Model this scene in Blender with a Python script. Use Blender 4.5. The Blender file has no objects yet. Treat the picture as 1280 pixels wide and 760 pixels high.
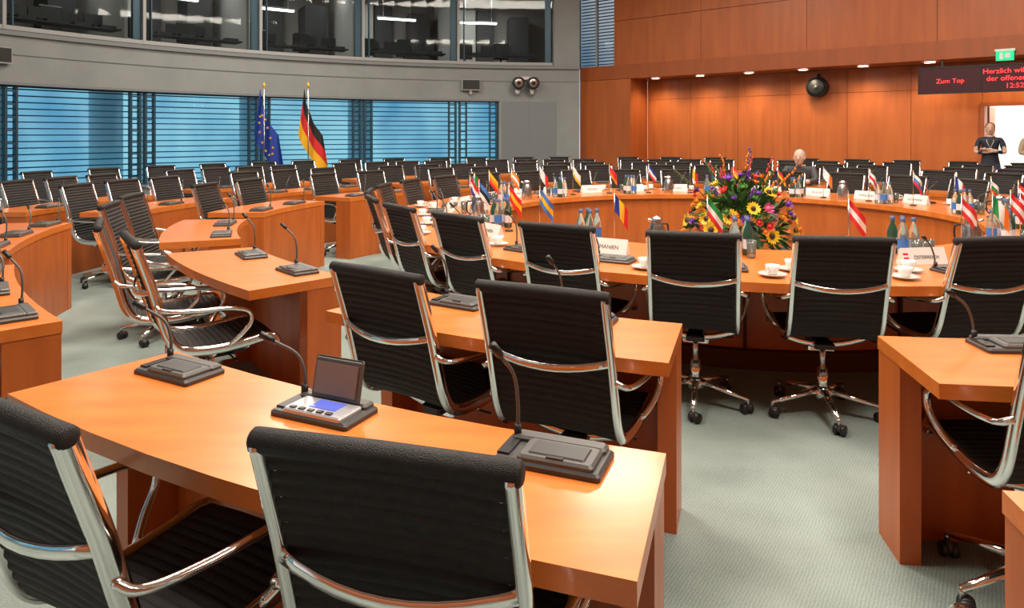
import bpy, math, random
from math import sin, cos, pi, radians, sqrt
from mathutils import Vector, Matrix
random.seed(7)
CX, CY = 2.0, 6.68
scene = bpy.context.scene
scene.view_settings.view_transform = 'Standard'
try: scene.view_settings.look = 'None'
except Exception: pass

# ------------------------------------------------------------------ materials
def new_mat(name):
    m = bpy.data.materials.new(name); m.use_nodes = True
    nt = m.node_tree
    return m, nt, nt.nodes['Principled BSDF']
def simple(name, col, rough=.5, metal=0., emit=None, estr=0., coat=0., trans=0.):
    m, nt, p = new_mat(name)
    p.inputs['Base Color'].default_value = (*col, 1)
    p.inputs['Roughness'].default_value = rough
    p.inputs['Metallic'].default_value = metal
    p.inputs['Coat Weight'].default_value = coat
    p.inputs['Transmission Weight'].default_value = trans
    if emit:
        p.inputs['Emission Color'].default_value = (*emit, 1)
        p.inputs['Emission Strength'].default_value = estr
    return m
def noisy(name, c1, c2, scale=(1,1,1), nscale=5., detail=4., rough=.5, bump=0., bscale=200., coat=0., spec=.5, metal=0.):
    m, nt, p = new_mat(name)
    tc = nt.nodes.new('ShaderNodeTexCoord'); mp = nt.nodes.new('ShaderNodeMapping')
    mp.inputs['Scale'].default_value = scale
    nz = nt.nodes.new('ShaderNodeTexNoise'); nz.inputs['Scale'].default_value = nscale; nz.inputs['Detail'].default_value = detail
    cr = nt.nodes.new('ShaderNodeValToRGB')
    cr.color_ramp.elements[0].position = .3; cr.color_ramp.elements[1].position = .7
    cr.color_ramp.elements[0].color = (*c1, 1); cr.color_ramp.elements[1].color = (*c2, 1)
    L = nt.links.new
    L(tc.outputs['Object'], mp.inputs['Vector']); L(mp.outputs['Vector'], nz.inputs['Vector'])
    L(nz.outputs['Fac'], cr.inputs['Fac']); L(cr.outputs['Color'], p.inputs['Base Color'])
    p.inputs['Roughness'].default_value = rough
    p.inputs['Coat Weight'].default_value = coat
    p.inputs['Coat Roughness'].default_value = .16
    p.inputs['Metallic'].default_value = metal
    p.inputs['Specular IOR Level'].default_value = spec
    if bump:
        n2 = nt.nodes.new('ShaderNodeTexNoise'); n2.inputs['Scale'].default_value = bscale; n2.inputs['Detail'].default_value = 2
        b = nt.nodes.new('ShaderNodeBump'); b.inputs['Strength'].default_value = bump; b.inputs['Distance'].default_value = .01
        L(tc.outputs['Object'], n2.inputs['Vector']); L(n2.outputs['Fac'], b.inputs['Height']); L(b.outputs['Normal'], p.inputs['Normal'])
    return m
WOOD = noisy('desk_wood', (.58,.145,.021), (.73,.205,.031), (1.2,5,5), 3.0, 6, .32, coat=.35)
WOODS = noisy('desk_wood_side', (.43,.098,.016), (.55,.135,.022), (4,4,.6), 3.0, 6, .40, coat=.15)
WALLW = noisy('wall_wood', (.38,.092,.019), (.48,.125,.026), (3,3,.35), 2.2, 6, .42)
WALLW2 = noisy('wall_wood_dark', (.30,.07,.014), (.37,.088,.019), (3,3,.35), 2.2, 6, .42)
GROOVE = simple('groove_dark', (.08,.02,.006), .8)
GREY = noisy('wall_grey', (.245,.265,.268), (.29,.31,.312), (1,1,1), 1.5, 3, .7)
GREYD = simple('trim_grey', (.20,.22,.23), .5)
CEIL = simple('ceiling_paint', (.58,.56,.53), .9)
FAB = noisy('black_fabric', (.008,.0068,.0063), (.019,.016,.0145), (1,1,1), 60, 3, .58, bump=.4, bscale=500, spec=.4)
ALU = simple('polished_aluminium', (.90,.90,.89), .09, 1.)
BLK = simple('black_plastic', (.012,.012,.013), .4)
UNIT = simple('unit_grey_plastic', (.05,.047,.047), .42)
UNIT2 = simple('unit_grey_light', (.09,.085,.082), .42)
SILV = simple('unit_silver', (.5,.5,.52), .35, .4)
SCR = simple('unit_screen', (.05,.06,.2), .2, 0, (.15,.2,.8), .8)
SCR2 = simple('unit_lid_screen', (.22,.15,.125), .25)
WHITE = simple('white_card', (.8,.8,.78), .5)
PORC = simple('white_porcelain', (.82,.80,.76), .15, coat=.5)
STEEL = simple('steel', (.6,.6,.6), .25, 1.)
GLASSD = simple('bottle_glass', (.75,.85,.82), .03, 0, trans=.9)
GREENB = simple('bottle_green', (.03,.08,.05), .08)
LABEL = simple('bottle_label', (.75,.75,.8), .5)
CAPB = simple('bottle_cap', (.06,.10,.22), .4)
SKIN = simple('skin', (.70,.42,.31), .5)
POST = simple('window_post', (.03,.075,.11), .4, .3)
SLAT = simple('window_louvre', (.05,.15,.22), .5)
EXTC = simple('exterior_stone', (.55,.6,.62), .8)
def thin_glass(name, tint, gfac=.08):
    m = bpy.data.materials.new(name); m.use_nodes = True; nt = m.node_tree
    for n in list(nt.nodes): nt.nodes.remove(n)
    o = nt.nodes.new('ShaderNodeOutputMaterial'); t = nt.nodes.new('ShaderNodeBsdfTransparent'); g = nt.nodes.new('ShaderNodeBsdfGlossy')
    mx = nt.nodes.new('ShaderNodeMixShader'); mx.inputs[0].default_value = gfac
    t.inputs['Color'].default_value = (*tint, 1); g.inputs['Roughness'].default_value = .03
    nt.links.new(t.outputs[0], mx.inputs[1]); nt.links.new(g.outputs[0], mx.inputs[2]); nt.links.new(mx.outputs[0], o.inputs['Surface'])
    return m
GLASSW = thin_glass('window_glass_blue', (.43,.75,.88), .03)
GLASSG = thin_glass('window_glass_grey', (.50,.60,.66), .03)
GLASSC = thin_glass('control_glass', (.75,.79,.80), .012)
def carpet():
    m, nt, p = new_mat('carpet_grey_green'); L = nt.links.new
    tc = nt.nodes.new('ShaderNodeTexCoord')
    nz = nt.nodes.new('ShaderNodeTexNoise'); nz.inputs['Scale'].default_value = 1.6; nz.inputs['Detail'].default_value = 6
    mp = nt.nodes.new('ShaderNodeMapping'); mp.inputs['Rotation'].default_value = (0,0,.6)
    wv = nt.nodes.new('ShaderNodeTexWave'); wv.inputs['Scale'].default_value = 28; wv.inputs['Distortion'].default_value = 2.5; wv.inputs['Detail'].default_value = 1
    n2 = nt.nodes.new('ShaderNodeTexNoise'); n2.inputs['Scale'].default_value = 140; n2.inputs['Detail'].default_value = 2
    L(tc.outputs['Object'], nz.inputs['Vector']); L(tc.outputs['Object'], mp.inputs['Vector']); L(mp.outputs[0], wv.inputs['Vector']); L(tc.outputs['Object'], n2.inputs['Vector'])
    a = nt.nodes.new('ShaderNodeMath'); a.operation = 'MULTIPLY_ADD'; a.inputs[1].default_value = .17; L(wv.outputs['Fac'], a.inputs[0]); L(nz.outputs['Fac'], a.inputs[2])
    b = nt.nodes.new('ShaderNodeMath'); b.operation = 'MULTIPLY_ADD'; b.inputs[1].default_value = .5; L(n2.outputs['Fac'], b.inputs[0]); L(a.outputs[0], b.inputs[2])
    cr = nt.nodes.new('ShaderNodeValToRGB'); cr.color_ramp.elements[0].position = .5; cr.color_ramp.elements[1].position = 1.
    cr.color_ramp.elements[0].color = (.145,.182,.168,1); cr.color_ramp.elements[1].color = (.30,.352,.33,1)
    L(b.outputs[0], cr.inputs['Fac']); L(cr.outputs[0], p.inputs['Base Color']); p.inputs['Roughness'].default_value = .95
    p.inputs['Specular IOR Level'].default_value = .1
    bp = nt.nodes.new('ShaderNodeBump'); bp.inputs['Strength'].default_value = .5; bp.inputs['Distance'].default_value = .005
    L(b.outputs[0], bp.inputs['Height']); L(bp.outputs[0], p.inputs['Normal'])
    return m
CARPET = carpet()
COL = {}
def cm(key):
    tab = dict(red=(.65,.02,.02), blue=(.01,.04,.30), lblue=(.05,.2,.6), white=(.8,.8,.8), yellow=(.85,.5,.01), green=(.01,.25,.06),
               orange=(.85,.22,.01), black=(.01,.01,.01), gold=(.9,.45,.01), navy=(.012,.02,.16), purple=(.16,.03,.35), pink=(.7,.1,.3),
               leaf=(.05,.16,.02), dleaf=(.02,.07,.012), brown=(.05,.02,.01), grey=(.3,.3,.3), hair=(.13,.07,.035), ghair=(.45,.42,.38),
               shirt=(.02,.022,.04), jean=(.03,.05,.10), beige=(.45,.33,.22), dgrey=(.06,.06,.065), maroon=(.05,.003,.010), vase=(.10,.10,.11), twig=(.12,.05,.02), lip=(.4,.08,.07))
    if key not in COL: COL[key] = simple('col_'+key, tab[key], .6)
    return COL[key]

# ------------------------------------------------------------------ builder
class Bd:
    def __init__(s): s.v=[]; s.f=[]; s.m=[]; s.sm=[]; s.mats=[]
    def mi(s, mat):
        if mat not in s.mats: s.mats.append(mat)
        return s.mats.index(mat)
    def add(s, vs, fs, mat, smooth=False, M=None):
        o = len(s.v); k = s.mi(mat)
        for v in vs:
            v = Vector(v)
            s.v.append(M @ v if M else v)
        for f in fs: s.f.append([i+o for i in f]); s.m.append(k); s.sm.append(smooth)
    def box(s, c, sz, mat, rz=0., rx=0., M=None, bev=0.):
        hx,hy,hz = sz[0]/2, sz[1]/2, sz[2]/2
        T = Matrix.Translation(Vector(c)) @ Matrix.Rotation(rz,4,'Z') @ Matrix.Rotation(rx,4,'X')
        if M: T = M @ T
        if not bev:
            vs = [(x,y,z) for z in (-hz,hz) for x,y in ((-hx,-hy),(hx,-hy),(hx,hy),(-hx,hy))]
            fs = [(3,2,1,0),(4,5,6,7),(0,1,5,4),(1,2,6,5),(2,3,7,6),(3,0,4,7)]
        else:
            b=bev; vs=[]
            def ring(z,i):
                x=hx-i; y=hy-i
                return [(-x+b,-y,z),(x-b,-y,z),(x,-y+b,z),(x,y-b,z),(x-b,y,z),(-x+b,y,z),(-x,y-b,z),(-x,-y+b,z)]
            for z,i in ((-hz,0),(hz-b,0),(hz,b)): vs+=ring(z,i)
            fs=[tuple(range(7,-1,-1)),tuple(range(16,24))]
            for k in range(2):
                for j in range(8):
                    a=k*8+j; c2=k*8+(j+1)%8; fs.append((a,c2,c2+8,a+8))
        s.add(vs, fs, mat, False, T)
    def tube(s, path, r, mat, n=8, ref=None, flat=None, caps=True, M=None):
        P=[Vector(p) for p in path]; N=len(P)
        rr = r if isinstance(r,(list,tuple)) else [r]*N
        vs=[]; fs=[]; prev=None
        for i,p in enumerate(P):
            t=(P[min(i+1,N-1)]-P[max(i-1,0)]).normalized()
            if ref is not None: u=Vector(ref)
            elif prev is not None: u=prev
            else: u=Vector((1,0,0)) if abs(t.x)<.8 else Vector((0,1,0))
            u=(u-t*u.dot(t)).normalized(); prev=u; w=t.cross(u)
            fa,fb = flat if flat else (1,1)
            for k in range(n):
                a=2*pi*k/n; vs.append(p+u*cos(a)*rr[i]*fa+w*sin(a)*rr[i]*fb)
        for i in range(N-1):
            for k in range(n):
                a=i*n+k; b=i*n+(k+1)%n; fs.append((a,b,b+n,a+n))
        if caps: fs.append(tuple(range(n-1,-1,-1))); fs.append(tuple(range((N-1)*n,N*n)))
        s.add(vs,fs,mat,True,M)
    def cyl(s,p0,p1,r0,mat,r1=None,n=14,M=None):
        s.tube([p0,p1],[r0,r0 if r1 is None else r1],mat,n,M=M)
    def lathe(s,prof,c,mat,n=16,M=None):
        vs=[];fs=[]
        for r,z in prof:
            for k in range(n): a=2*pi*k/n; vs.append((c[0]+r*cos(a),c[1]+r*sin(a),c[2]+z))
        for i in range(len(prof)-1):
            for k in range(n):
                a=i*n+k;b=i*n+(k+1)%n; fs.append((a,b,b+n,a+n))
        s.add(vs,fs,mat,True,M)
    def ell(s,c,r,mat,n=14,m=9,M=None):
        if not isinstance(r,(list,tuple)): r=(r,r,r)
        vs=[(c[0],c[1],c[2]-r[2])];fs=[]
        for i in range(1,m):
            a=-pi/2+pi*i/m
            for k in range(n):
                b=2*pi*k/n; vs.append((c[0]+r[0]*cos(a)*cos(b),c[1]+r[1]*cos(a)*sin(b),c[2]+r[2]*sin(a)))
        vs.append((c[0],c[1],c[2]+r[2])); T=len(vs)-1
        for k in range(n): fs.append((0,1+(k+1)%n,1+k)); fs.append((T,1+(m-2)*n+k,1+(m-2)*n+(k+1)%n))
        for i in range(m-2):
            for k in range(n):
                a=1+i*n+k;b=1+i*n+(k+1)%n; fs.append((a,b,b+n,a+n))
        s.add(vs,fs,mat,True,M)
    def sector(s,r0,r1,a0,a1,z0,z1,mat,sx=0.,n=None,side=None,caps=True):
        n = n or max(1,int(abs(a1-a0)/2.)+1)
        full = abs(abs(a1-a0)-360)<.01
        vs=[];k=n if full else n+1
        for i in range(k):
            a=a0+(a1-a0)*i/n
            for r,z in ((r0,z0),(r1,z0),(r1,z1),(r0,z1)):
                x,y=P(r,a,sx); vs.append((x,y,z))
        top=[];sd=[]
        for i in range(n):
            A=i*4;B=((i+1)%k)*4
            for q in range(4):
                f=(A+q,B+q,B+(q+1)%4,A+(q+1)%4)
                (top if q==2 else sd).append(f)
        if not full and caps: sd.append((3,2,1,0)); sd.append((n*4,n*4+1,n*4+2,n*4+3))
        o=len(s.v); s.v+= [Vector(v) for v in vs]
        for fl,mt in ((top,mat),(sd,side or mat)):
            kk=s.mi(mt)
            for f in fl: s.f.append([i+o for i in f]); s.m.append(kk); s.sm.append(False)
    def mesh(s,name):
        me=bpy.data.meshes.new(name); me.from_pydata([tuple(v) for v in s.v],[],s.f)
        for mt in s.mats: me.materials.append(mt)
        me.polygons.foreach_set('material_index',s.m); me.polygons.foreach_set('use_smooth',s.sm)
        me.update(); 
        import bmesh
        b=bmesh.new(); b.from_mesh(me); bmesh.ops.recalc_face_normals(b,faces=b.faces); b.to_mesh(me); b.free()
        return me
    def obj(s,name,loc=(0,0,0),rz=0.):
        return inst(s.mesh(name),name,loc,rz)
def inst(me,name,loc=(0,0,0),rz=0.,parent=None):
    o=bpy.data.objects.new(name,me); o.location=loc; o.rotation_euler=(0,0,rz); scene.collection.objects.link(o)
    if parent: o.parent=parent
    return o
def P(r,th,sx=0.):
    t=radians(th); return (CX-r*(1+sx*sin(t)**4)*sin(t), CY-r*cos(t))
def catmull(pts,per=8):
    pts=[Vector(p) for p in pts]; out=[]
    Q=[2*pts[0]-pts[1]]+pts+[2*pts[-1]-pts[-2]]
    for i in range(1,len(Q)-2):
        for k in range(per):
            t=k/per; a,b,c,d=Q[i-1],Q[i],Q[i+1],Q[i+2]
            out.append(.5*((2*b)+(c-a)*t+(2*a-5*b+4*c-d)*t*t+(3*b-a-3*c+d)*t**3))
    out.append(pts[-1]); return out
def text(body,name,loc,rot,size,mat,parent=None,align='CENTER',ext=.0005):
    c=bpy.data.curves.new(name,'FONT'); c.body=body; c.size=size; c.align_x=align; c.extrude=ext; c.materials.append(mat)
    o=bpy.data.objects.new(name,c); o.location=loc; o.rotation_euler=rot; scene.collection.objects.link(o)
    if parent: o.parent=parent
    return o

# ------------------------------------------------------------------ room shell
b=Bd(); b.sector(0.01,17.5,0,360,-.1,0,CARPET,n=72); b.obj('floor')
b=Bd(); b.sector(0.01,17.5,0,360,6.5,6.6,CEIL,n=72); b.obj('ceiling')
RW=12.6
b=Bd()
b.sector(RW,RW+.25,40,169.2,0,.42,GREY); b.sector(RW,RW+.25,40,169.2,2.42,3.40,GREY)
b.sector(RW,RW+.25,169.2,179.4,0,3.40,GREY)
b.sector(RW,RW+.25,176.2,179.4,3.40,6.5,GREY)
b.sector(RW,RW+.25,40,176.2,5.75,6.5,GREY)
b.sector(RW-.015,RW,169.6,173.0,.3,2.40,GREYD); b.sector(RW-.015,RW,173.1,176.5,.3,2.40,GREYD)
b.obj('wall_left')
b=Bd(); b.sector(RW-.07,RW,40,179.4,3.30,3.38,GREYD); b.sector(RW-.02,RW,40,179.4,2.95,2.965,GREYD)
b.sector(RW-.05,RW,40,169.2,2.40,2.45,GREYD); b.sector(RW-.10,RW+.1,40,169.2,.40,.44,GREYD); b.obj('trim_window_band')
b=Bd(); b.sector(RW-.02,RW,40,179.4,0,.1,GREYD); b.obj('baseboard_left')
posts=[164.1-11.6*k for k in range(0,11)]
edges=[169.2]+posts
for i in range(len(edges)-1):
    hi,lo=edges[i],edges[i+1]
    b=Bd(); b.sector(RW+.12,RW+.13,lo,hi,.42,2.42,GLASSW)
    z=.50
    while z<2.38:
        b.sector(RW+.18,RW+.26,lo+.1,hi-.1,z,z+.022,SLAT); z+=.122
    for a in ((lo+.15,lo+.35),(lo+1.0,lo+1.15),(hi-.35,hi-.15),(hi-1.15,hi-1.0)):
        b.sector(RW+.03,RW+.16,a[0],a[1],.42,2.42,POST)
    for k in range(8):
        zz=.6+k*.24
        b.sector(RW+.04,RW+.07,hi-1.15,hi-.2,zz,zz+.03,POST); b.sector(RW+.04,RW+.07,lo+.2,lo+1.1,zz,zz+.03,POST)
    b.sector(RW+.05,RW+.16,lo,hi,2.37,2.42,POST); b.sector(RW+.05,RW+.16,lo,hi,.42,.47,POST)
    b.obj('window_%d'%(i+1))
CGREY=simple('booth_frame',(.36,.38,.38),.5); CIN=simple('booth_wall',(.30,.28,.26),.8); CLT=simple('booth_panel_light',(.46,.45,.43),.7); CDK=simple('booth_panel_dark',(.05,.05,.055),.6)
ce=[176.0]+posts
LAMP=simple('lamp_glow',(1,1,1),.5,0,(1,.95,.85),9.)
for i in range(len(ce)-1):
    hi,lo=ce[i],ce[i+1]
    b=Bd(); b.sector(RW+.10,RW+.11,lo,hi,3.42,5.75,GLASSC)
    b.sector(RW-.03,RW+.2,lo-.14,lo+.14,3.40,5.75,CGREY); b.sector(RW-.02,RW+.2,lo,hi,3.40,3.48,CGREY)
    b.sector(RW+.05,RW+.15,lo+.75,lo+.85,3.5,5.75,POST); b.sector(RW+.05,RW+.15,hi-.9,hi-.2,3.5,5.75,POST)
    b.obj('window_%d'%(20+i))
b=Bd()
b.sector(RW+.25,16.6,60,179,3.30,3.40,CIN); b.sector(RW+.25,16.6,60,179,5.75,5.85,CIN); b.sector(16.3,16.6,60,179,3.40,5.75,CIN)
b.sector(RW+.25,16.3,178.8,179.2,3.4,5.75,CIN)
b.obj('wall_booth')
b=Bd()
for k in range(6):
    a=posts[k]
    b.sector(RW+.9,16.25,a-.15,a+.15,3.4,5.75,CLT)
    b.sector(16.1,16.25,a+2.5,a+4.5,3.4,5.5,CLT); b.sector(16.1,16.25,a+4.7,a+6.6,3.4,5.5,CDK); b.sector(15.4,16.2,a+8.2,a+10.4,3.4,5.2,CDK)
b.obj('booth_partition')
for k in range(6):
    a=posts[k]
    b=Bd(); b.sector(RW+.5,RW+1.0,a+1.2,a+10.5,4.05-.35,4.05-.32,CDK)
    for j in range(4):
        aa=a+2+j*2.2; x,y=P(RW+.8,aa); 
        if (j+k)%3: b.box((x,y,3.9),(.36,.05,.24),BLK,rz=-radians(aa)); b.box((x,y,3.75),(.06,.06,.12),BLK)
        x,y=P(RW+.65,aa+.9); b.box((x,y,3.76),(.3,.2,.06),CDK,rz=-radians(aa))
        if j%2==0:
            x,y=P(RW+1.5,aa); b.box((x,y,3.95),(.45,.12,.5),BLK,rz=-radians(aa),bev=.03); b.cyl((x,y,3.4),(x,y,3.7),.03,BLK)
    b.obj('booth_console')
    x,y=P(14.6,a+(6 if k%2 else 4)); b=Bd(); b.box((0,0,0),(1.1,.10,.05),LAMP); b.box((0,0,.04),(1.14,.14,.04),CGREY)
    b.cyl((-.4,0,.05),(-.4,0,.895),.008,STEEL); b.cyl((.4,0,.05),(.4,0,.895),.008,STEEL)
    b.obj('booth_lamp',(x,y,4.85),-radians(a+5))

# wood wall
P0=Vector((1.92,19.68,0)); U=Vector((.757,-.653,0)).normalized(); NN=Vector((.653,.757,0)).normalized(); AL=math.atan2(U.y,U.x)
def W(t,d,z=0): 
    p=P0+U*t+NN*d; return Vector((p.x,p.y,z))
def wbox(b,t0,t1,d0,d1,z0,z1,mat):
    b.box(W((t0+t1)/2,(d0+d1)/2,(z0+z1)/2),(t1-t0,d1-d0,z1-z0),mat,rz=AL)
def panels(b,t0,t1,d,z0,z1,mat,w=1.15,g=.008):
    n=max(1,round((t1-t0)/w)); s=(t1-t0)/n
    for i in range(n): wbox(b,t0+i*s+g/2,t0+(i+1)*s-g/2,d,d+.03,z0,z1,mat)
TN=1.648; TD0,TD1=9.39,10.55; TE=16.4
b=Bd()
wbox(b,0,TN,.03,.9,0,3.0,GROOVE); panels(b,0,TN,0,0,2.99,WALLW,w=1.65); wbox(b,TN-.03,TN,0.03,.9,0,3.0,WALLW2)
wbox(b,0,TE,.0,1.2,3.0,3.38,WALLW2)
wbox(b,TN,TD0,.95,1.2,0,3.0,GROOVE); wbox(b,TD1,TE,.95,1.2,0,3.0,GROOVE); wbox(b,TD0,TD1,.95,1.2,2.12,3.0,GROOVE)
panels(b,TN,TD0,.9,0,2.45,WALLW,w=1.2); panels(b,TN,TD0,.9,2.458,2.995,WALLW,w=1.2); panels(b,TD1,TE,.9,0,2.995,WALLW); wbox(b,TD0,TD1,.9,.95,2.12,2.995,WALLW)
wbox(b,1.016,TE,.22,.4,3.38,6.5,GROOVE)
panels(b,1.016,TE,.18,3.39,4.6,WALLW,w=2.6); panels(b,1.016,TE,.18,4.612,6.45,WALLW,w=2.6)
b.obj('wall_right')
b=Bd(); wbox(b,-.25,1.0,.3,.31,3.38,6.5,GLASSG)
for k in range(34): wbox(b,-.2,1.0,.38,.42,3.46+k*.09,3.485+k*.09,CGREY)
wbox(b,-.3,-.2,.25,.35,3.38,6.5,CGREY); wbox(b,.35,.40,.27,.35,3.38,6.5,CGREY)
b.obj('window_40')
b=Bd(); b.sector(RW,RW+.25,-102,40,0,6.5,WALLW); b.obj('wall_back')
b=Bd(); fw=simple('foyer_white',(.75,.74,.70),.8)
wbox(b,TD0-.6,TD1+1.5,4.2,4.3,0,3,fw); wbox(b,TD0-.7,TD0-.6,1.2,4.3,0,3,fw); wbox(b,TD1+1.5,TD1+1.6,1.2,4.3,0,3,fw); wbox(b,TD0-.7,TD1+1.6,1.2,4.3,2.95,3,fw)
wbox(b,TD0+.9,TD0+1.1,4.1,4.19,0,2.6,cm('grey'))
b.obj('wall_foyer')
b=Bd(); wbox(b,TD0-.03,TD0+.04,.85,1.22,0,2.12,WALLW2); wbox(b,TD1-.04,TD1+.03,.85,1.22,0,2.12,WALLW2); wbox(b,TD0-.03,TD1+.03,.85,1.22,2.08,2.15,WALLW2)
wbox(b,TD0+.04,TD0+.08,1.25,2.2,0,2.08,WALLW2); wbox(b,TD0+.09,TD0+.11,1.9,2.0,1.0,1.05,STEEL)
b.obj('door_1')
def area(name,loc,size,power,col=(1,1,1),rot=(0,0,0),sy=None):
    l=bpy.data.lights.new(name,'AREA'); l.energy=power; l.color=col; l.size=size
    if sy: l.shape='RECTANGLE'; l.size_y=sy
    o=bpy.data.objects.new(name,l); o.location=loc; o.rotation_euler=rot; scene.collection.objects.link(o); return o
for k in range(11):
    t=TN+.55+k*1.27
    p=W(t,.36,2.995); b=Bd(); b.lathe([(.14,0),(.14,-.02),(.12,-.02),(.11,-.010)],(0,0,0),STEEL); b.lathe([(.115,-.012),(.001,-.016)],(0,0,0),LAMP); b.obj('ceiling_downlight',p)
    l=bpy.data.lights.new('downlight','SPOT'); l.energy=100; l.color=(1,.80,.55); l.spot_size=radians(145); l.spot_blend=1.; l.shadow_soft_size=.12
    o=bpy.data.objects.new('downlight',l); o.location=W(t,.36,2.93); scene.collection.objects.link(o)
b=Bd(); M=Matrix.Translation(W(6.2,.86,2.6))@Matrix.Rotation(AL,4,'Z')
b.cyl((0,0,0),(0,-.2,0),.23,BLK,.23,n=24,M=M); b.cyl((0,-.2,0),(0,-.215,0),.19,BLK,.17,n=24,M=M); b.cyl((0,-.215,0),(0,-.225,0),.05,UNIT2,n=16,M=M); b.tube([(0,-.0,.2),(0,-.08,.27),(0,.02,.3)],.03,BLK,M=M)
b.obj('wall_loudspeaker')
LEDR=simple('led_red',(.5,.02,.02),.5,0,(1,.04,.04),2.2)
b=Bd(); wbox(b,8.43,12.6,.0,.12,2.34,2.82,cm('maroon')); wbox(b,8.40,12.63,-.01,.0,2.82,2.85,BLK); wbox(b,8.40,12.63,-.01,.0,2.31,2.34,BLK); wbox(b,8.40,8.43,-.01,.0,2.31,2.85,BLK)
for t in (8.8,10.5,12.2): wbox(b,t,t+.04,.04,.08,2.82,2.998,BLK)
wbox(b,9.45,9.47,-.012,0,2.34,2.82,BLK)
led=b.obj('led_display')
def wtext(s,t,z,sz,al='LEFT'):
    o=text(s,'led_text',W(t,-.015,z),(pi/2,0,AL),sz,LEDR,led,al); return o
wtext('Zum Top',8.72,2.52,.125); wtext('Herzlich willkommen',9.50,2.67,.135); wtext('der offenen Tür',9.56,2.53,.135); wtext('12:52',9.86,2.385,.13)
b=Bd(); GR=simple('exit_green',(.0,.3,.12),.5,0,(.0,.75,.3),1.0); wbox(b,9.72,10.0,-.10,-.05,2.90,3.08,GR); wbox(b,9.78,9.83,-.105,-.10,2.93,3.05,WHITE); wbox(b,9.86,9.94,-.105,-.10,2.95,3.04,WHITE); wbox(b,9.70,10.02,-.10,0,3.08,3.12,WHITE)
b.obj('exit_sign')
x,y=P(RW-.02,172.4); b=Bd(); b.box((0,-.05,.12),(.5,.08,.08),STEEL)
for sx in (-.2,.2):
    b.cyl((sx,-.1,-.0),(sx,-.35,-.03),.15,UNIT,.17,n=20); b.cyl((sx,-.35,-.03),(sx,-.36,-.031),.13,STEEL,.10,n=20); b.cyl((sx,-.36,-.03),(sx,-.37,-.03),.05,BLK,n=12); b.cyl((sx,-.1,.12),(sx,-.2,0),.025,STEEL)
    b.cyl((sx,-.12,-.2),(sx,-.12,-.32),.07,WHITE,.05)
b.obj('wall_spotlight',(x,y,2.92),-radians(172.4-180))
for a,z in ((165.6,2.84),(116.9,2.92)):
    x,y=P(RW-.02,a); b=Bd(); b.box((0,-.06,0),(.52,.12,.30),CGREY,bev=.02); b.box((0,-.125,0),(.46,.01,.25),BLK); b.box((0,-.02,-.2),(.08,.06,.12),STEEL)
    b.obj('wall_loudspeaker_box',(x,y,z),-radians(a-180))
b=Bd()
for a in (88,104,126,135,147.5,158):
    x,y=P(20,a); b.cyl((x,y,-1),(x,y,8),.45,EXTC,n=20)
b.obj('exterior_column')

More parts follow.
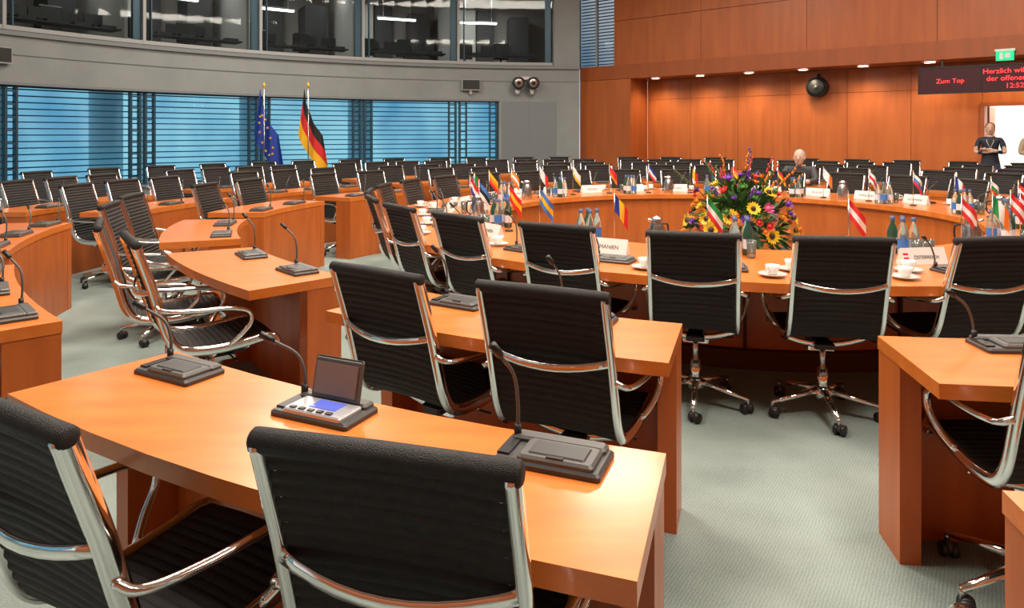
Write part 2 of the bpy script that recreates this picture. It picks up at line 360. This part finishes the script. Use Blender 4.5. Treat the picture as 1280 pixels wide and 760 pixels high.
# ------------------------------------------------------------------ chair
def chair_mesh():
    b=Bd()
    prof=[(-.368,.984),(-.344,.91),(-.30,.775),(-.262,.64),(-.232,.54),(-.19,.475),(-.12,.447),(0,.440),(.13,.452),(.22,.465),(.265,.455),(.285,.425)]
    HW=.222
    pts=catmull([(0,y,z) for y,z in prof],6)
    for s in (-1,1):
        path=[Vector((s*HW,p.y,p.z)) for p in pts]
        b.tube(path,.021,ALU,10,ref=(1,0,0),flat=(.70,1.15))
        path=[Vector((s*(HW-.017),p.y,p.z)) for p in pts[2:-2]]
        b.tube(path,.011,ALU,6,ref=(1,0,0),flat=(1.3,.5))
    dense=catmull([(0,y,z) for y,z in prof],40)
    L=[0]
    for i in range(1,len(dense)): L.append(L[-1]+(dense[i]-dense[i-1]).length)
    T=L[-1]; N=int(T/.0062); smp=[];j=0
    for i in range(N+1):
        s=T*i/N
        while j<len(L)-2 and L[j+1]<s: j+=1
        f=(s-L[j])/max(1e-9,L[j+1]-L[j]); smp.append((dense[j].lerp(dense[j+1],f),s))
    vs=[];fs=[]; X=HW-.014
    for i,(p,s) in enumerate(smp):
        t=(smp[min(i+1,N)][0]-smp[max(i-1,0)][0]).normalized(); n=Vector((0,-t.z,t.y))
        d=.0055*abs(sin(pi*s/.028))
        for x in (-X,-X/2,0,X/2,X):
            sag=-.008*(1-(x/X)**2)
            vs.append(Vector((x,p.y,p.z))+n*(.005+d-sag)) 
        for x in (X,X/2,0,-X/2,-X):
            sag=-.008*(1-(x/X)**2)
            vs.append(Vector((x,p.y,p.z))-n*(.005+d+sag))
    for i in range(N):
        for k in range(10):
            a=i*10+k;c=i*10+(k+1)%10; fs.append((a,c,c+10,a+10))
    b.add(vs,fs,FAB,False)
    b.tube([(-.238,-.365,.982),(-.232,-.365,.982),(0,-.367,.984),(.232,-.365,.982),(.238,-.365,.982)],[.015,.022,.023,.022,.015],FAB,12)
    b.tube([(-.22,.283,.427),(.22,.283,.427)],.017,FAB,10)
    def stretch(y,z,by,bz,r=.012):
        pp=[(x,y+by*(1-(x/HW)**2),z+bz*(1-(x/HW)**2)) for x in [-HW+2*HW*i/10 for i in range(11)]]
        b.tube(pp,r,ALU,8,ref=(0,0,1),flat=(1.3,.6))
    stretch(-.31,.76,-.035,-.03); stretch(-.02,.425,0,-.05); stretch(.14,.44,0,-.05)
    b.box((0,.06,.375),(.10,.24,.035),BLK,bev=.01); b.box((0,.06,.35),(.14,.12,.03),ALU,bev=.01)
    b.tube([(.05,.08,.36),(.20,.09,.355)],.005,BLK,6)
    for s in (-1,1):
        arm=catmull([(s*.23,-.285,.69),(s*.265,-.25,.668),(s*.28,-.12,.655),(s*.28,.05,.645),(s*.28,.13,.615),(s*.278,.135,.56),(s*.26,.09,.50),(s*.23,.05,.455)],5)
        b.tube(arm,.0125,ALU,8,flat=(1,.85))
    b.cyl((0,0,.10),(0,0,.24),.028,ALU); b.cyl((0,0,.24),(0,0,.36),.016,STEEL)
    b.lathe([(.0,.155),(.035,.15),(.05,.12),(.05,.09),(.0,.085)],(0,0,0),ALU)
    for k in range(5):
        a=2*pi*k/5-pi/2; c,s_=cos(a),sin(a)
        b.tube([(c*.03,s_*.03,.125),(c*.15,s_*.15,.105),(c*.295,s_*.295,.078)],[.024,.02,.013],ALU,8,ref=(0,0,1),flat=(.75,1.))
        x,y=c*.29,s_*.29
        b.cyl((x,y,.05),(x,y,.085),.009,STEEL,n=8)
        wa=a+.9; wx,wy=cos(wa),sin(wa); x+=-wy*.012; y+=wx*.012
        for q in (-1,1):
            b.cyl((x+wx*q*.008,y+wy*q*.008,.027),(x+wx*q*.026,y+wy*q*.026,.027),.027,BLK,n=14)
        b.cyl((x-wx*.012,y-wy*.012,.034),(x+wx*.012,y+wy*.012,.034),.022,UNIT,n=10)
    return b.mesh('conference_chair')
CH=chair_mesh()
def chair(r,th,sx=0.,jit=0.):
    x,y=P(r,th,sx); inst(CH,'conference_chair',(x,y,0),-radians(th)+radians(jit))

# ------------------------------------------------------------------ delegate units
def neck(b,x,y,z,lean,h):
    pp=catmull([(x,y,z),(x+lean*.05,y+.005,z+h*.4),(x+lean*.35,y,z+h*.75),(x+lean,y-.03,z+h)],5)
    b.cyl((x,y,z-.005),(x,y,z+.03),.010,BLK,n=8)
    b.tube(pp,.005,UNIT2,6); d=(pp[-1]-pp[-2]).normalized(); b.tube([pp[-1],pp[-1]+d*.010,pp[-1]+d*.045],[.006,.0105,.010],BLK,8)
def unit_mesh(opened,lean,h):
    b=Bd()
    b.box((0,0,.008),(.255,.145,.016),UNIT,bev=.006)
    b.box((0,.05,.02),(.23,.043,.018),UNIT2,bev=.006)
    if opened:
        b.box((.01,-.02,.021),(.19,.095,.012),SILV,bev=.004); b.box((.02,-.01,.028),(.085,.05,.003),SCR)
        for i in range(5): b.box((-.06+i*.03,-.055,.029),(.018,.012,.004),UNIT)
        b.box((.01,.045,.082),(.165,.014,.110),UNIT2,rx=-.22,bev=.006); b.box((.01,.0355,.082),(.14,.004,.084),SCR2,rx=-.22)
        b.cyl((-.05,.04,.03),(.07,.04,.03),.008,BLK,n=8)
    else:
        b.box((.02,-.015,.022),(.18,.10,.014),UNIT2,bev=.006); b.box((.02,-.015,.030),(.135,.068,.005),UNIT,bev=.003); b.box((.02,-.055,.030),(.04,.01,.004),BLK)
    b.box((-.108,0,.018),(.03,.10,.006),BLK)
    neck(b,-.108,.045,.018,lean,h)
    return b.mesh('conference_microphone_unit')
UMS=[unit_mesh(False,-.03,.20),unit_mesh(False,-.085,.16),unit_mesh(False,-.06,.20)]; UO=unit_mesh(True,-.085,.15)
def unit(r,th,sx=0,op=False,z=.741,j=0,v=None):
    x,y=P(r,th,sx); inst(UO if op else UMS[random.randrange(3) if v is None else v],'conference_microphone_unit',(x,y,z),-radians(th)+j)

# ------------------------------------------------------------------ desks
def desk(r0,r1,a0,a1,sx=0.):
    b=Bd(); deg=math.degrees
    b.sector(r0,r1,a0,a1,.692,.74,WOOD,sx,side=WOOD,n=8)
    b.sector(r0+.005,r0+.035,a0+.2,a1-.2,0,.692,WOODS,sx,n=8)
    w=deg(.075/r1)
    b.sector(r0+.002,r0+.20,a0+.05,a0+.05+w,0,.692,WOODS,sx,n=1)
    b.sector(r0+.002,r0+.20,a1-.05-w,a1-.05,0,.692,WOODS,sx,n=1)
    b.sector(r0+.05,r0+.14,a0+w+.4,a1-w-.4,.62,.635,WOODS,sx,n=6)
    return inst(b.mesh('conference_desk'),'conference_desk')
left=[(18.7,37),(44.3,61),(67,84),(91,108),(114,131),(137,154),(160,178)]
right=[(-38,-19.6),(-62,-45.5),(-86,-68),(-109,-92),(-132,-115),(-155,-138),(-179,-161)]
SX=.075
for s in left+right+[(-9.6,8.7)]:
    desk(4.10,4.61,s[0],s[1],SX)
    c=(s[0]+s[1])/2
    sa=[c-4.5,c+4.4]
    if s==(-155,-138): sa=[-148.5,-140.5]
    if s==(18.7,37): sa=[23.3,31.2]
    if s==(44.3,61): sa=[48.8,57.3]
    for i,a in enumerate(sa):
        j=random.uniform(-4,4); r=4.46
        if s==(18.7,37): j=(-2,-4)[i]; r=4.42
        if s==(44.3,61): j=(-6,-4)[i]; r=4.64
        if s==(67,84): r=4.58
        chair(r,a,SX,j)
        if a!=-148.5: unit(4.21,a-(1.0 if s!=(18.7,37) else -.6),SX)
left3=[(18,36.6),(44.4,61),(67,83),(91,108),(114,131),(137,154),(160,178)]
right3=[(-10.4,10.4),(-38,-19.6)]+right[1:]
for s in left3+right3:
    e=.10 if s[0]==44.4 else .17 if s[0]==67 else 0
    desk(5.28+e,5.78+e,s[0],s[1],SX)
    c=(s[0]+s[1])/2
    for k in (-1,0,1):
        a=c+k*6.0
        if s==(18,36.6):
            a={-1:20.6,0:27.6,1:34.2}[k]; unit(5.40,a,SX,op=(k==0),j=(.05,.10,-.02)[k],v={-1:0,0:0,1:1}[k])
            if k!=1: chair({-1:5.62,0:5.77}[k],{-1:22.1,0:28.7}[k],SX,{-1:7,0:-.5}[k])
            continue
        unit(5.40+e,a,SX)
        if s==(-10.4,10.4) and k==1: a=9.4
        chair(5.64+e,a,SX,random.uniform(-5,5))
left4=[(91,108),(114,131),(137,154),(160,178),(-155,-138),(-179,-161),(-132,-115)]
for s in left4:
    desk(6.75,7.22,s[0],s[1],0)
    c=(s[0]+s[1])/2
    for k in (-1.5,-.5,.5,1.5):
        chair(7.10,c+k*4.6,0,random.uniform(-5,5))
    for k in (-1,1): unit(6.85,c+k*4.6)
for a in range(96,178,6): chair(8.5,a+random.uniform(-.6,.6),0,random.uniform(-8,8))
for a in range(-176,-112,6): chair(8.4,a,0,random.uniform(-8,8))

# ------------------------------------------------------------------ round table
b=Bd()
b.sector(2.12,3.2,0,360,.69,.74,WOOD,n=120)
b.sector(2.16,2.24,0,360,0,.69,WOODS,n=120)
b.sector(2.24,2.30,0,360,0,.12,GROOVE,n=120)
for k in range(28):
    a=k*360/28+12.8; b.sector(2.24,2.262,a-.25,a+.25,.12,.69,GROOVE,n=1)
b.obj('round_conference_table')
seats=[6.4+12.857*k for k in range(28)]
names=['FRANKREICH','ITALIEN','RUMÄNIEN','SCHWEDEN','SPANIEN','ESTLAND','KROATIEN','PORTUGAL','LITAUEN','LETTLAND','MALTA','ZYPERN','UNGARN','POLEN','BELGIEN','GRIECHENLAND','DEUTSCHLAND','IRLAND','FINNLAND','SLOWAKEI','TSCHECHIEN','BULGARIEN','LUXEMBURG','DÄNEMARK','NIEDERLANDE','SLOWENIEN','EU-RAT','ÖSTERREICH']
stripes=[('h',('red','white','red')),('h',('green','white','red')),('v',('blue','yellow','red')),('h',('lblue','yellow','lblue')),('h',('red','yellow','red')),('h',('lblue','black','white')),('h',('red','white','blue')),('v',('green','red','red')),('h',('yellow','orange','red')),('h',('orange','white','orange')),('v',('white','white','red')),('h',('white','white','yellow')),('h',('red','red','orange')),('h',('blue','white','red')),('v',('black','yellow','red')),('h',('red','orange','yellow')),('h',('black','red','gold')),('v',('white','white','orange')),('h',('white','red','white')),('h',('white','lblue','red')),('v',('blue','white','red')),('h',('white','green','red')),('h',('red','white','lblue')),('v',('red','white','red')),('h',('red','white','blue')),('v',('green','white','orange')),('h',('red','white','red')),('h',('red','white','red'))]
def flag_stand(st,H=.37):
    b=Bd(); b.lathe([(0,.012),(.032,.010),(.035,0),(0,0)],(0,0,0),BLK); b.cyl((0,0,.005),(0,0,H),.003,STEEL,n=6); b.ell((0,0,H),.006,cm('gold'),8,5)
    n=9; vs=[]
    f=lambda u,v:(u*.095+.003, .014*sin(u*7+v*2), H-.01-v*.12-u*.12-.02*u*v)
    for i in range(n+1):
        for j in range(4): vs.append(f(i/n,j/3))
    for i in range(n):
        for j in range(3):
            key=st[1][j] if st[0]=='h' else st[1][min(2,i*3//n)]
            a=i*4+j; b.add([vs[a],vs[a+1],vs[a+5],vs[a+4]],[(0,1,2,3)],cm(key),True)
    return b.mesh('table_flag')
def card(name,th,r):
    b=Bd(); w,d,h=.145,.035,.095
    vs=[(-w,-d,0),(w,-d,0),(w,0,h),(-w,0,h),(-w,d,0),(w,d,0)]
    b.add(vs,[(0,1,2,3),(5,4,3,2),(0,4,5,1),(0,3,4),(1,5,2)],WHITE)
    if name=='ÖSTERREICH':
        for k,c in enumerate(('red','white','red')):
            z=.036+k*.012; b.box((-.118,-d*(1-z/h)-.001,z),(.032,.002,.012),cm(c),rx=-radians(20))
    x,y=P(r,th); o=b.obj('name_card',(x,y,.741),-radians(th))
    sz=min(.036,.27/len(name)*1.05)
    for sgn in (0,1):
        text(name,'card_text',((.014 if name=='ÖSTERREICH' else 0),(-1 if sgn==0 else 1)*(.0242),.032),(radians(70),0,pi*sgn),sz,cm('dgrey'),o)
    return o
cupb=Bd(); cupb.lathe([(0,.004),(.045,.006),(.072,.014),(.075,.018),(.045,.01),(0,.008)],(0,0,0),PORC,20); cupb.lathe([(0,.012),(.022,.012),(.028,.02),(.038,.062),(.036,.062),(.026,.022),(0,.016)],(0,0,0),PORC,18); cupb.tube(catmull([(.035,0,.052),(.056,0,.05),(.054,0,.03),(.03,0,.024)],4),.004,PORC,6)
CUP=cupb.mesh('coffee_cup')
def bottle(col,lab=LABEL):
    b=Bd(); b.lathe([(0,0),(.03,0),(.032,.01),(.032,.13),(.026,.16),(.013,.19),(.012,.225),(0,.225)],(0,0,0),col,14); b.lathe([(.0325,.04),(.0325,.10)],(0,0,0),lab,14); b.lathe([(.0145,.21),(.0145,.235),(0,.236)],(0,0,0),CAPB,10); return b.mesh('water_bottle')
BO=[bottle(GLASSD),bottle(GREENB),bottle(GLASSD,cm('lblue'))]
gb=Bd(); gb.lathe([(0,.004),(.025,.004),(.032,.11),(.030,.11),(.024,.01),(0,.008)],(0,0,0),GLASSD,14); GL=gb.mesh('drinking_glass')
thb=Bd(); thb.lathe([(0,0),(.06,0),(.062,.01),(.06,.13),(.04,.17),(.035,.19),(.037,.21),(0,.225)],(0,0,0),STEEL,18); thb.tube(catmull([(.05,0,.17),(.095,0,.16),(.095,0,.08),(.058,0,.05)],5),.006,BLK,6); thb.tube([(-.035,0,.19),(-.07,0,.205)],.01,STEEL,8); TH=thb.mesh('coffee_pot')
for k,a in enumerate(seats):
    th=a if a<180 else a-360
    chair(2.95,th,0,random.uniform(-3,3))
    near=abs(th)<60
    unit(2.87 if near else 2.75,th-3.0,0)
    card(names[k],{27:-9.0,2:32.1,1:17.5,0:4.5}.get(k,th-2.2),2.62)
    fa={0:-2.2,1:18.6,2:33.6,3:49.5,27:-22.6}.get(k,th+1.2); fr=2.36 if near else 2.40
    if k==26: fa=-38
    x,y=P(fr,fa); inst(flag_stand(stripes[k]),'table_flag',(x,y,.741),random.uniform(-.5,.3))
    x,y=P(2.84,th+2.6); inst(CUP,'coffee_cup',(x,y,.741),random.uniform(0,6))
    if k%3!=2:
        x,y=P(3.02,th+5.2); inst(CUP,'coffee_cup',(x,y,.741),random.uniform(0,6))
    if k%2==0:
        for q in range(4):
            x,y=P(2.26+.09*(q%2),th+6.2+1.9*(q//2)); inst(BO[(q+k)%3],'water_bottle',(x,y,.741))
        for q in range(2):
            x,y=P(2.46,th+6.0+2*q); inst(GL,'drinking_glass',(x,y,.741))
    elif k%4==1:
        x,y=P(2.36,th+7.2); inst(TH,'coffee_pot',(x,y,.741),random.uniform(0,6))

# ------------------------------------------------------------------ flowers
b=Bd(); VX,VY=2.19,6.68
b.lathe([(0,0),(.28,0),(.28,.04),(.24,.05),(.24,.30),(.27,.32),(0,.32)],(0,0,0),cm('vase'),24)
b.lathe([(0,.32),(.12,.32),(.17,.42),(.18,.52),(.16,.56),(.15,.55),(0,.5)],(0,0,0),cm('vase'),20)
def onb(d):
    d=d.normalized(); u=d.cross(Vector((0,0,1))) if abs(d.z)<.95 else d.cross(Vector((1,0,0))); u.normalize(); return u,d.cross(u)
def bloom(c,d,R,pet,cen,n=14,cr=.45,cone=.25):
    u,w=onb(d); d=d.normalized()
    for i in range(n):
        a=2*pi*i/n+random.uniform(-.1,.1); q=u*cos(a)+w*sin(a); s_=(-u*sin(a)+w*cos(a))*R*.17
        p0=c+q*R*cr*.8; p1=c+q*R*.7+d*R*cone*.6; p2=c+q*R+d*R*cone
        b.add([p0-s_*.5,p0+s_*.5,p1+s_,p2,p1-s_],[(0,1,2,3,4)],pet)
    b.ell(c+d*R*.05,R*cr,cen,8,5)
def leaf(p,d,L,w,mat):
    u,v=onb(d); d=d.normalized(); m=p+d*L*.5+Vector((0,0,.02)); e=p+d*L-Vector((0,0,L*.15))
    b.add([p,m+u*w,e,m-u*w],[(0,1,2,3)],mat)
ctr=Vector((0,0,.58))
def dirn(lo=-.25,hi=1.2):
    a=random.uniform(0,2*pi); e=random.uniform(lo,hi); return Vector((cos(a)*cos(e),sin(a)*cos(e),sin(e)))
for i in range(480):
    d=dirn(-.45,1.4); p=ctr+Vector((d.x*.42,d.y*.42,d.z*.42))*random.uniform(.4,1.); leaf(p,(d+Vector((random.uniform(-.5,.5),random.uniform(-.5,.5),random.uniform(-.3,.5)))),random.uniform(.12,.22),random.uniform(.018,.04),cm('leaf') if i%3 else cm('dleaf'))
for i in range(34):
    d=dirn(-.3,1.0); bloom(ctr+Vector((d.x*.50,d.y*.50,d.z*.46)),d+Vector((0,-.25,.1)),random.uniform(.065,.085),cm('yellow'),cm('brown'),16,.36)
for i in range(90):
    d=dirn(-.3,1.35); k=random.choice(['purple','red','orange','orange','pink','red','yellow','purple','leaf'])
    bloom(ctr+Vector((d.x*.51,d.y*.51,d.z*.54))*random.uniform(.85,1.1),d,random.uniform(.03,.055),cm(k),cm(k),10,.5,.6)
for i in range(26):
    d=dirn(.55,1.5); p=ctr+d*.4; e=ctr+Vector((d.x*.5,d.y*.5,d.z*.5))*random.uniform(1.2,1.75); b.tube([p,(p+e)/2+Vector((.01,0,.02)),e],.004,cm('twig') if i%2 else cm('dleaf'),5)
    k=cm(['red','orange','purple','leaf'][i%4])
    for q in range(7): pp=p.lerp(e,.6+q*.065); b.ell(pp+Vector((random.uniform(-.012,.012),random.uniform(-.012,.012),0)),(.009,.009,.016),k,6,4)
b.obj('flower_bouquet',(VX,VY,0))

# ------------------------------------------------------------------ big flags
def big_flag(kind,loc):
    b=Bd(); b.lathe([(0,.05),(.05,.05),(.2,.02),(.22,0),(0,0)],(0,0,0),STEEL,20); b.cyl((0,0,.03),(0,0,2.46),.014,STEEL,n=8)
    b.tube([(0,0,2.46),(0,0,2.51),(0,0,2.58)],[.012,.03,.002],cm('gold'),8)
    def f(u,v):
        drop=v*.95+u*.98; x=(u-.42)*.80*(.22+.78*(drop/1.85)); y=-.02+.05*sin(u*15+v*2.)*(.35+.65*u)
        return Vector((x,y,2.45-drop))
    NU,NV=36,24; vs=[f(i/NU,j/NV) for i in range(NU+1) for j in range(NV+1)]
    fb={'eu':[],'r':[],'k':[],'g':[]}
    for i in range(NU):
        for j in range(NV):
            a=i*(NV+1)+j; q=(a,a+1,a+NV+2,a+NV+1)
            key='eu' if kind=='eu' else ('k' if j<8 else 'r' if j<16 else 'g'); fb[key].append(q)
    for k,mt in (('eu','blue'),('k','black'),('r','red'),('g','gold')):
        if fb[k]: b.add(vs,fb[k],cm(mt),True)
    if kind=='eu':
        for k in range(12):
            a=2*pi*k/12; c=f(.5+.26*cos(a),.5+.34*sin(a))
            for sg in (-1,1):
                pts=[]
                for q in range(10):
                    r=.034 if q%2==0 else .014; t=pi/2+q*pi/5; pts.append(c+Vector((r*cos(t),sg*.03,r*sin(t))))
                b.add(pts,[tuple(range(10))],cm('yellow'))
    b.obj('european_union_flag' if kind=='eu' else 'german_flag',loc)
big_flag('eu',(-5.11,14.35,0)); big_flag('de',(-4.20,14.35,0))

# ------------------------------------------------------------------ people (front = -y)
def person(name,J,E,colfn,head,hair,loc,rz,tail=False,lanyard=False,hands=()):
    me=bpy.data.meshes.new('t'); idx={k:i for i,k in enumerate(J)}
    me.from_pydata([J[k][0] for k in J],[(idx[a],idx[c]) for a,c in E],[])
    o=bpy.data.objects.new('t',me); scene.collection.objects.link(o)
    o.modifiers.new('s','SKIN'); 
    sk=me.skin_vertices[0].data if me.skin_vertices else None
    if sk is None:
        bpy.context.view_layer.objects.active=o; o.select_set(True); bpy.ops.object.mode_set(mode='EDIT'); bpy.ops.object.mode_set(mode='OBJECT'); sk=me.skin_vertices[0].data
    for k,i in idx.items():
        r=J[k][1]; sk[i].radius=(r,r) if not isinstance(r,tuple) else r; sk[i].use_root=(k=='pel')
    ss=o.modifiers.new('u','SUBSURF'); ss.levels=2; ss.render_levels=2
    bpy.context.view_layer.update(); dg=bpy.context.evaluated_depsgraph_get(); em=bpy.data.meshes.new_from_object(o.evaluated_get(dg))
    b=Bd(); vs=[v.co.copy() for v in em.vertices]; groups={}
    for p in em.polygons: groups.setdefault(colfn(p.center),[]).append(tuple(p.vertices))
    for k,fs in groups.items(): b.add(vs,fs,k,True)
    bpy.data.objects.remove(o)
    h=Vector(head)
    b.ell(h,(.075,.095,.115),SKIN,20,14); b.ell(h+Vector((0,-.015,-.06)),(.055,.075,.06),SKIN,14,8)
    b.tube([h+Vector((0,-.088,.02)),h+Vector((0,-.112,-.02)),h+Vector((0,-.092,-.03))],[.008,.015,.008],SKIN,8)
    for s in (-1,1):
        b.ell(h+Vector((s*.03,-.084,.012)),(.013,.010,.008),WHITE,8,6); b.ell(h+Vector((s*.03,-.092,.012)),(.006,.004,.006),cm('brown'),8,6)
        b.box(h+Vector((s*.03,-.090,.032)),(.028,.006,.005),hair); b.ell(h+Vector((s*.076,.005,-.005)),(.012,.02,.03),SKIN,8,6)
    b.ell(h+Vector((0,-.088,-.058)),(.022,.007,.005),cm('lip'),10,6)
    b.ell(h+Vector((0,.026,.032)),(.083,.090,.096),hair,18,12)
    if tail: b.ell(h+Vector((0,.11,-.01)),(.035,.04,.07),hair,10,8); b.ell(h+Vector((0,.06,-.03)),(.07,.05,.08),hair,12,8)
    for (p,d) in hands:
        p=Vector(p); d=Vector(d).normalized(); u,w=onb(d)
        b.ell(p+d*.03,(.033,.024,.030),SKIN,10,6)
        for q in range(4):
            o_=u*(q-1.5)*.016; L=(.05,.062,.058,.045)[q]
            b.tube([p+d*.035+o_,p+d*(.035+L*.5)+o_+w*.006,p+d*(.035+L)+o_-w*.012],[.009,.008,.006],SKIN,6)
        b.tube([p+d*.01+u*.024,p+d*.035+u*.04,p+d*.06+u*.036],[.010,.009,.007],SKIN,6)
    if lanyard: b.tube([h+Vector((-.06,.0,-.15)),h+Vector((-.05,-.12,-.24)),h+Vector((0,-.135,-.36)),h+Vector((.05,-.12,-.24)),h+Vector((.06,.0,-.15))],.004,WHITE,6); b.box(h+Vector((0,-.135,-.39)),(.06,.008,.07),WHITE)
    b.obj(name,loc,rz)
def stand():
    J={'pel':((0,0,.95),(.15,.11)),'wst':((0,0,1.10),(.13,.10)),'cst':((0,0,1.30),(.155,.115)),'nkb':((0,.01,1.44),.07),'nk':((0,0,1.53),.05)}
    E=[('pel','wst'),('wst','cst'),('cst','nkb'),('nkb','nk')]
    for s,n in ((-1,'r'),(1,'l')):
        J['sh'+n]=((s*.17,.01,1.41),.065); J['el'+n]=((s*.23,-.04,1.15),.045); J['wr'+n]=((s*-.06,-.18,1.19+(.035 if s>0 else 0)),.03)
        J['hp'+n]=((s*.09,0,.86),.10); J['kn'+n]=((s*.10,-.01,.48),.068); J['an'+n]=((s*.10,.02,.09),.045); J['to'+n]=((s*.115,-.13,.04),.038)
        E+=[('cst','sh'+n),('sh'+n,'el'+n),('el'+n,'wr'+n),('pel','hp'+n),('hp'+n,'kn'+n),('kn'+n,'an'+n),('an'+n,'to'+n)]
    return J,E
HS=[((.06,-.185,1.19),(1,.25,.1)),((-.06,-.19,1.225),(-1,.25,.05))]
def wcol(c):
    if c.z<.1: return BLK
    if c.z<.93: return cm('jean')
    if c.z>1.46 and abs(c.x)<.08: return SKIN
    if c.z<1.27 and (abs(c.x)>.19 or c.y<-.13): return SKIN
    return cm('shirt')
J,E=stand()
person('woman_standing',J,E,wcol,(0,-.01,1.60),cm('hair'),(9.00,13.1,0),-.6,tail=True,lanyard=True,hands=HS)
def mcol(c):
    if c.z<.1: return BLK
    if c.z<.93: return cm('dgrey')
    if c.z>1.46 and abs(c.x)<.08: return SKIN
    return cm('beige')
J,E=stand()
person('man_standing',J,E,mcol,(0,-.01,1.60),cm('hair'),(9.44,12.55,0),-.5,hands=HS)
J={'pel':((0,.05,.58),(.15,.12)),'wst':((0,.03,.70),(.14,.11)),'cst':((0,-.04,.88),(.16,.12)),'nkb':((0,-.08,1.0),.07),'nk':((0,-.10,1.06),.055)}
E=[('pel','wst'),('wst','cst'),('cst','nkb'),('nkb','nk')]
for s,n in ((-1,'r'),(1,'l')):
    J['sh'+n]=((s*.18,-.07,.97),.07); J['el'+n]=((s*.24,-.20,.82),.05); J['wr'+n]=((s*.08,-.36,.80),.033)
    J['hp'+n]=((s*.09,-.03,.56),.09); J['kn'+n]=((s*.12,-.30,.54),.068); J['an'+n]=((s*.12,-.24,.10),.045); J['to'+n]=((s*.13,-.34,.04),.038)
    E+=[('cst','sh'+n),('sh'+n,'el'+n),('el'+n,'wr'+n),('pel','hp'+n),('hp'+n,'kn'+n),('kn'+n,'an'+n),('an'+n,'to'+n)]
def scol(c):
    if c.z<.1: return BLK
    if c.z<.66: return cm('jean')
    if c.z>1.03 and abs(c.x)<.08: return SKIN
    if c.y<-.31 and c.z>.7: return SKIN
    return cm('dgrey')
x,y=P(4.48,-148.5,SX)
person('man_seated',J,E,scol,(0,-.12,1.15),cm('ghair'),(x,y,0),radians(148.5)+pi,hands=[((.08,-.37,.79),(.2,-1,-.05)),((-.08,-.37,.79),(-.2,-1,-.05))])

# ------------------------------------------------------------------ lights
warm=(1,.90,.77)
for i,(x,y) in enumerate([(2,6.5),(-2.5,3),(-3,9),(2,1.0),(6.5,3.5),(6.5,10),(2,13),(-4,13.5),(-.5,4.5)]):
    area('ceiling_light',(x,y,6.3),1.5,262,warm)
for a in (115,130,142,154,168): area('booth_light',(*P(14.6,a),5.6),1.5,60,(1,.95,.88))
p=W(TD0+.8,2.6,2.85); area('foyer_light',p,1.5,190,(1,.98,.95))
w=bpy.data.worlds.new('world'); scene.world=w; w.use_nodes=True; nt=w.node_tree; bg=nt.nodes['Background']
tc=nt.nodes.new('ShaderNodeTexCoord'); mp=nt.nodes.new('ShaderNodeMapping'); mp.inputs['Scale'].default_value=(1,1,.5)
nz=nt.nodes.new('ShaderNodeTexNoise'); nz.inputs['Scale'].default_value=9; nz.inputs['Detail'].default_value=3
cr=nt.nodes.new('ShaderNodeValToRGB'); cr.color_ramp.elements[0].position=.36; cr.color_ramp.elements[1].position=.60
cr.color_ramp.elements[0].color=(.46,.56,.68,1); cr.color_ramp.elements[1].color=(1.5,1.15,1.05,1)
nt.links.new(tc.outputs['Generated'],mp.inputs['Vector']); nt.links.new(mp.outputs[0],nz.inputs['Vector']); nt.links.new(nz.outputs['Fac'],cr.inputs['Fac']); nt.links.new(cr.outputs[0],bg.inputs['Color']); bg.inputs['Strength'].default_value=1.0

# ------------------------------------------------------------------ camera
c=bpy.data.cameras.new('camera'); c.sensor_width=36; c.lens=870/1280*36; c.shift_y=-(380-168)/1280; c.clip_start=.05
o=bpy.data.objects.new('camera',c); o.location=(0,0,1.5); o.rotation_euler=(pi/2,0,0); scene.collection.objects.link(o); scene.camera=o
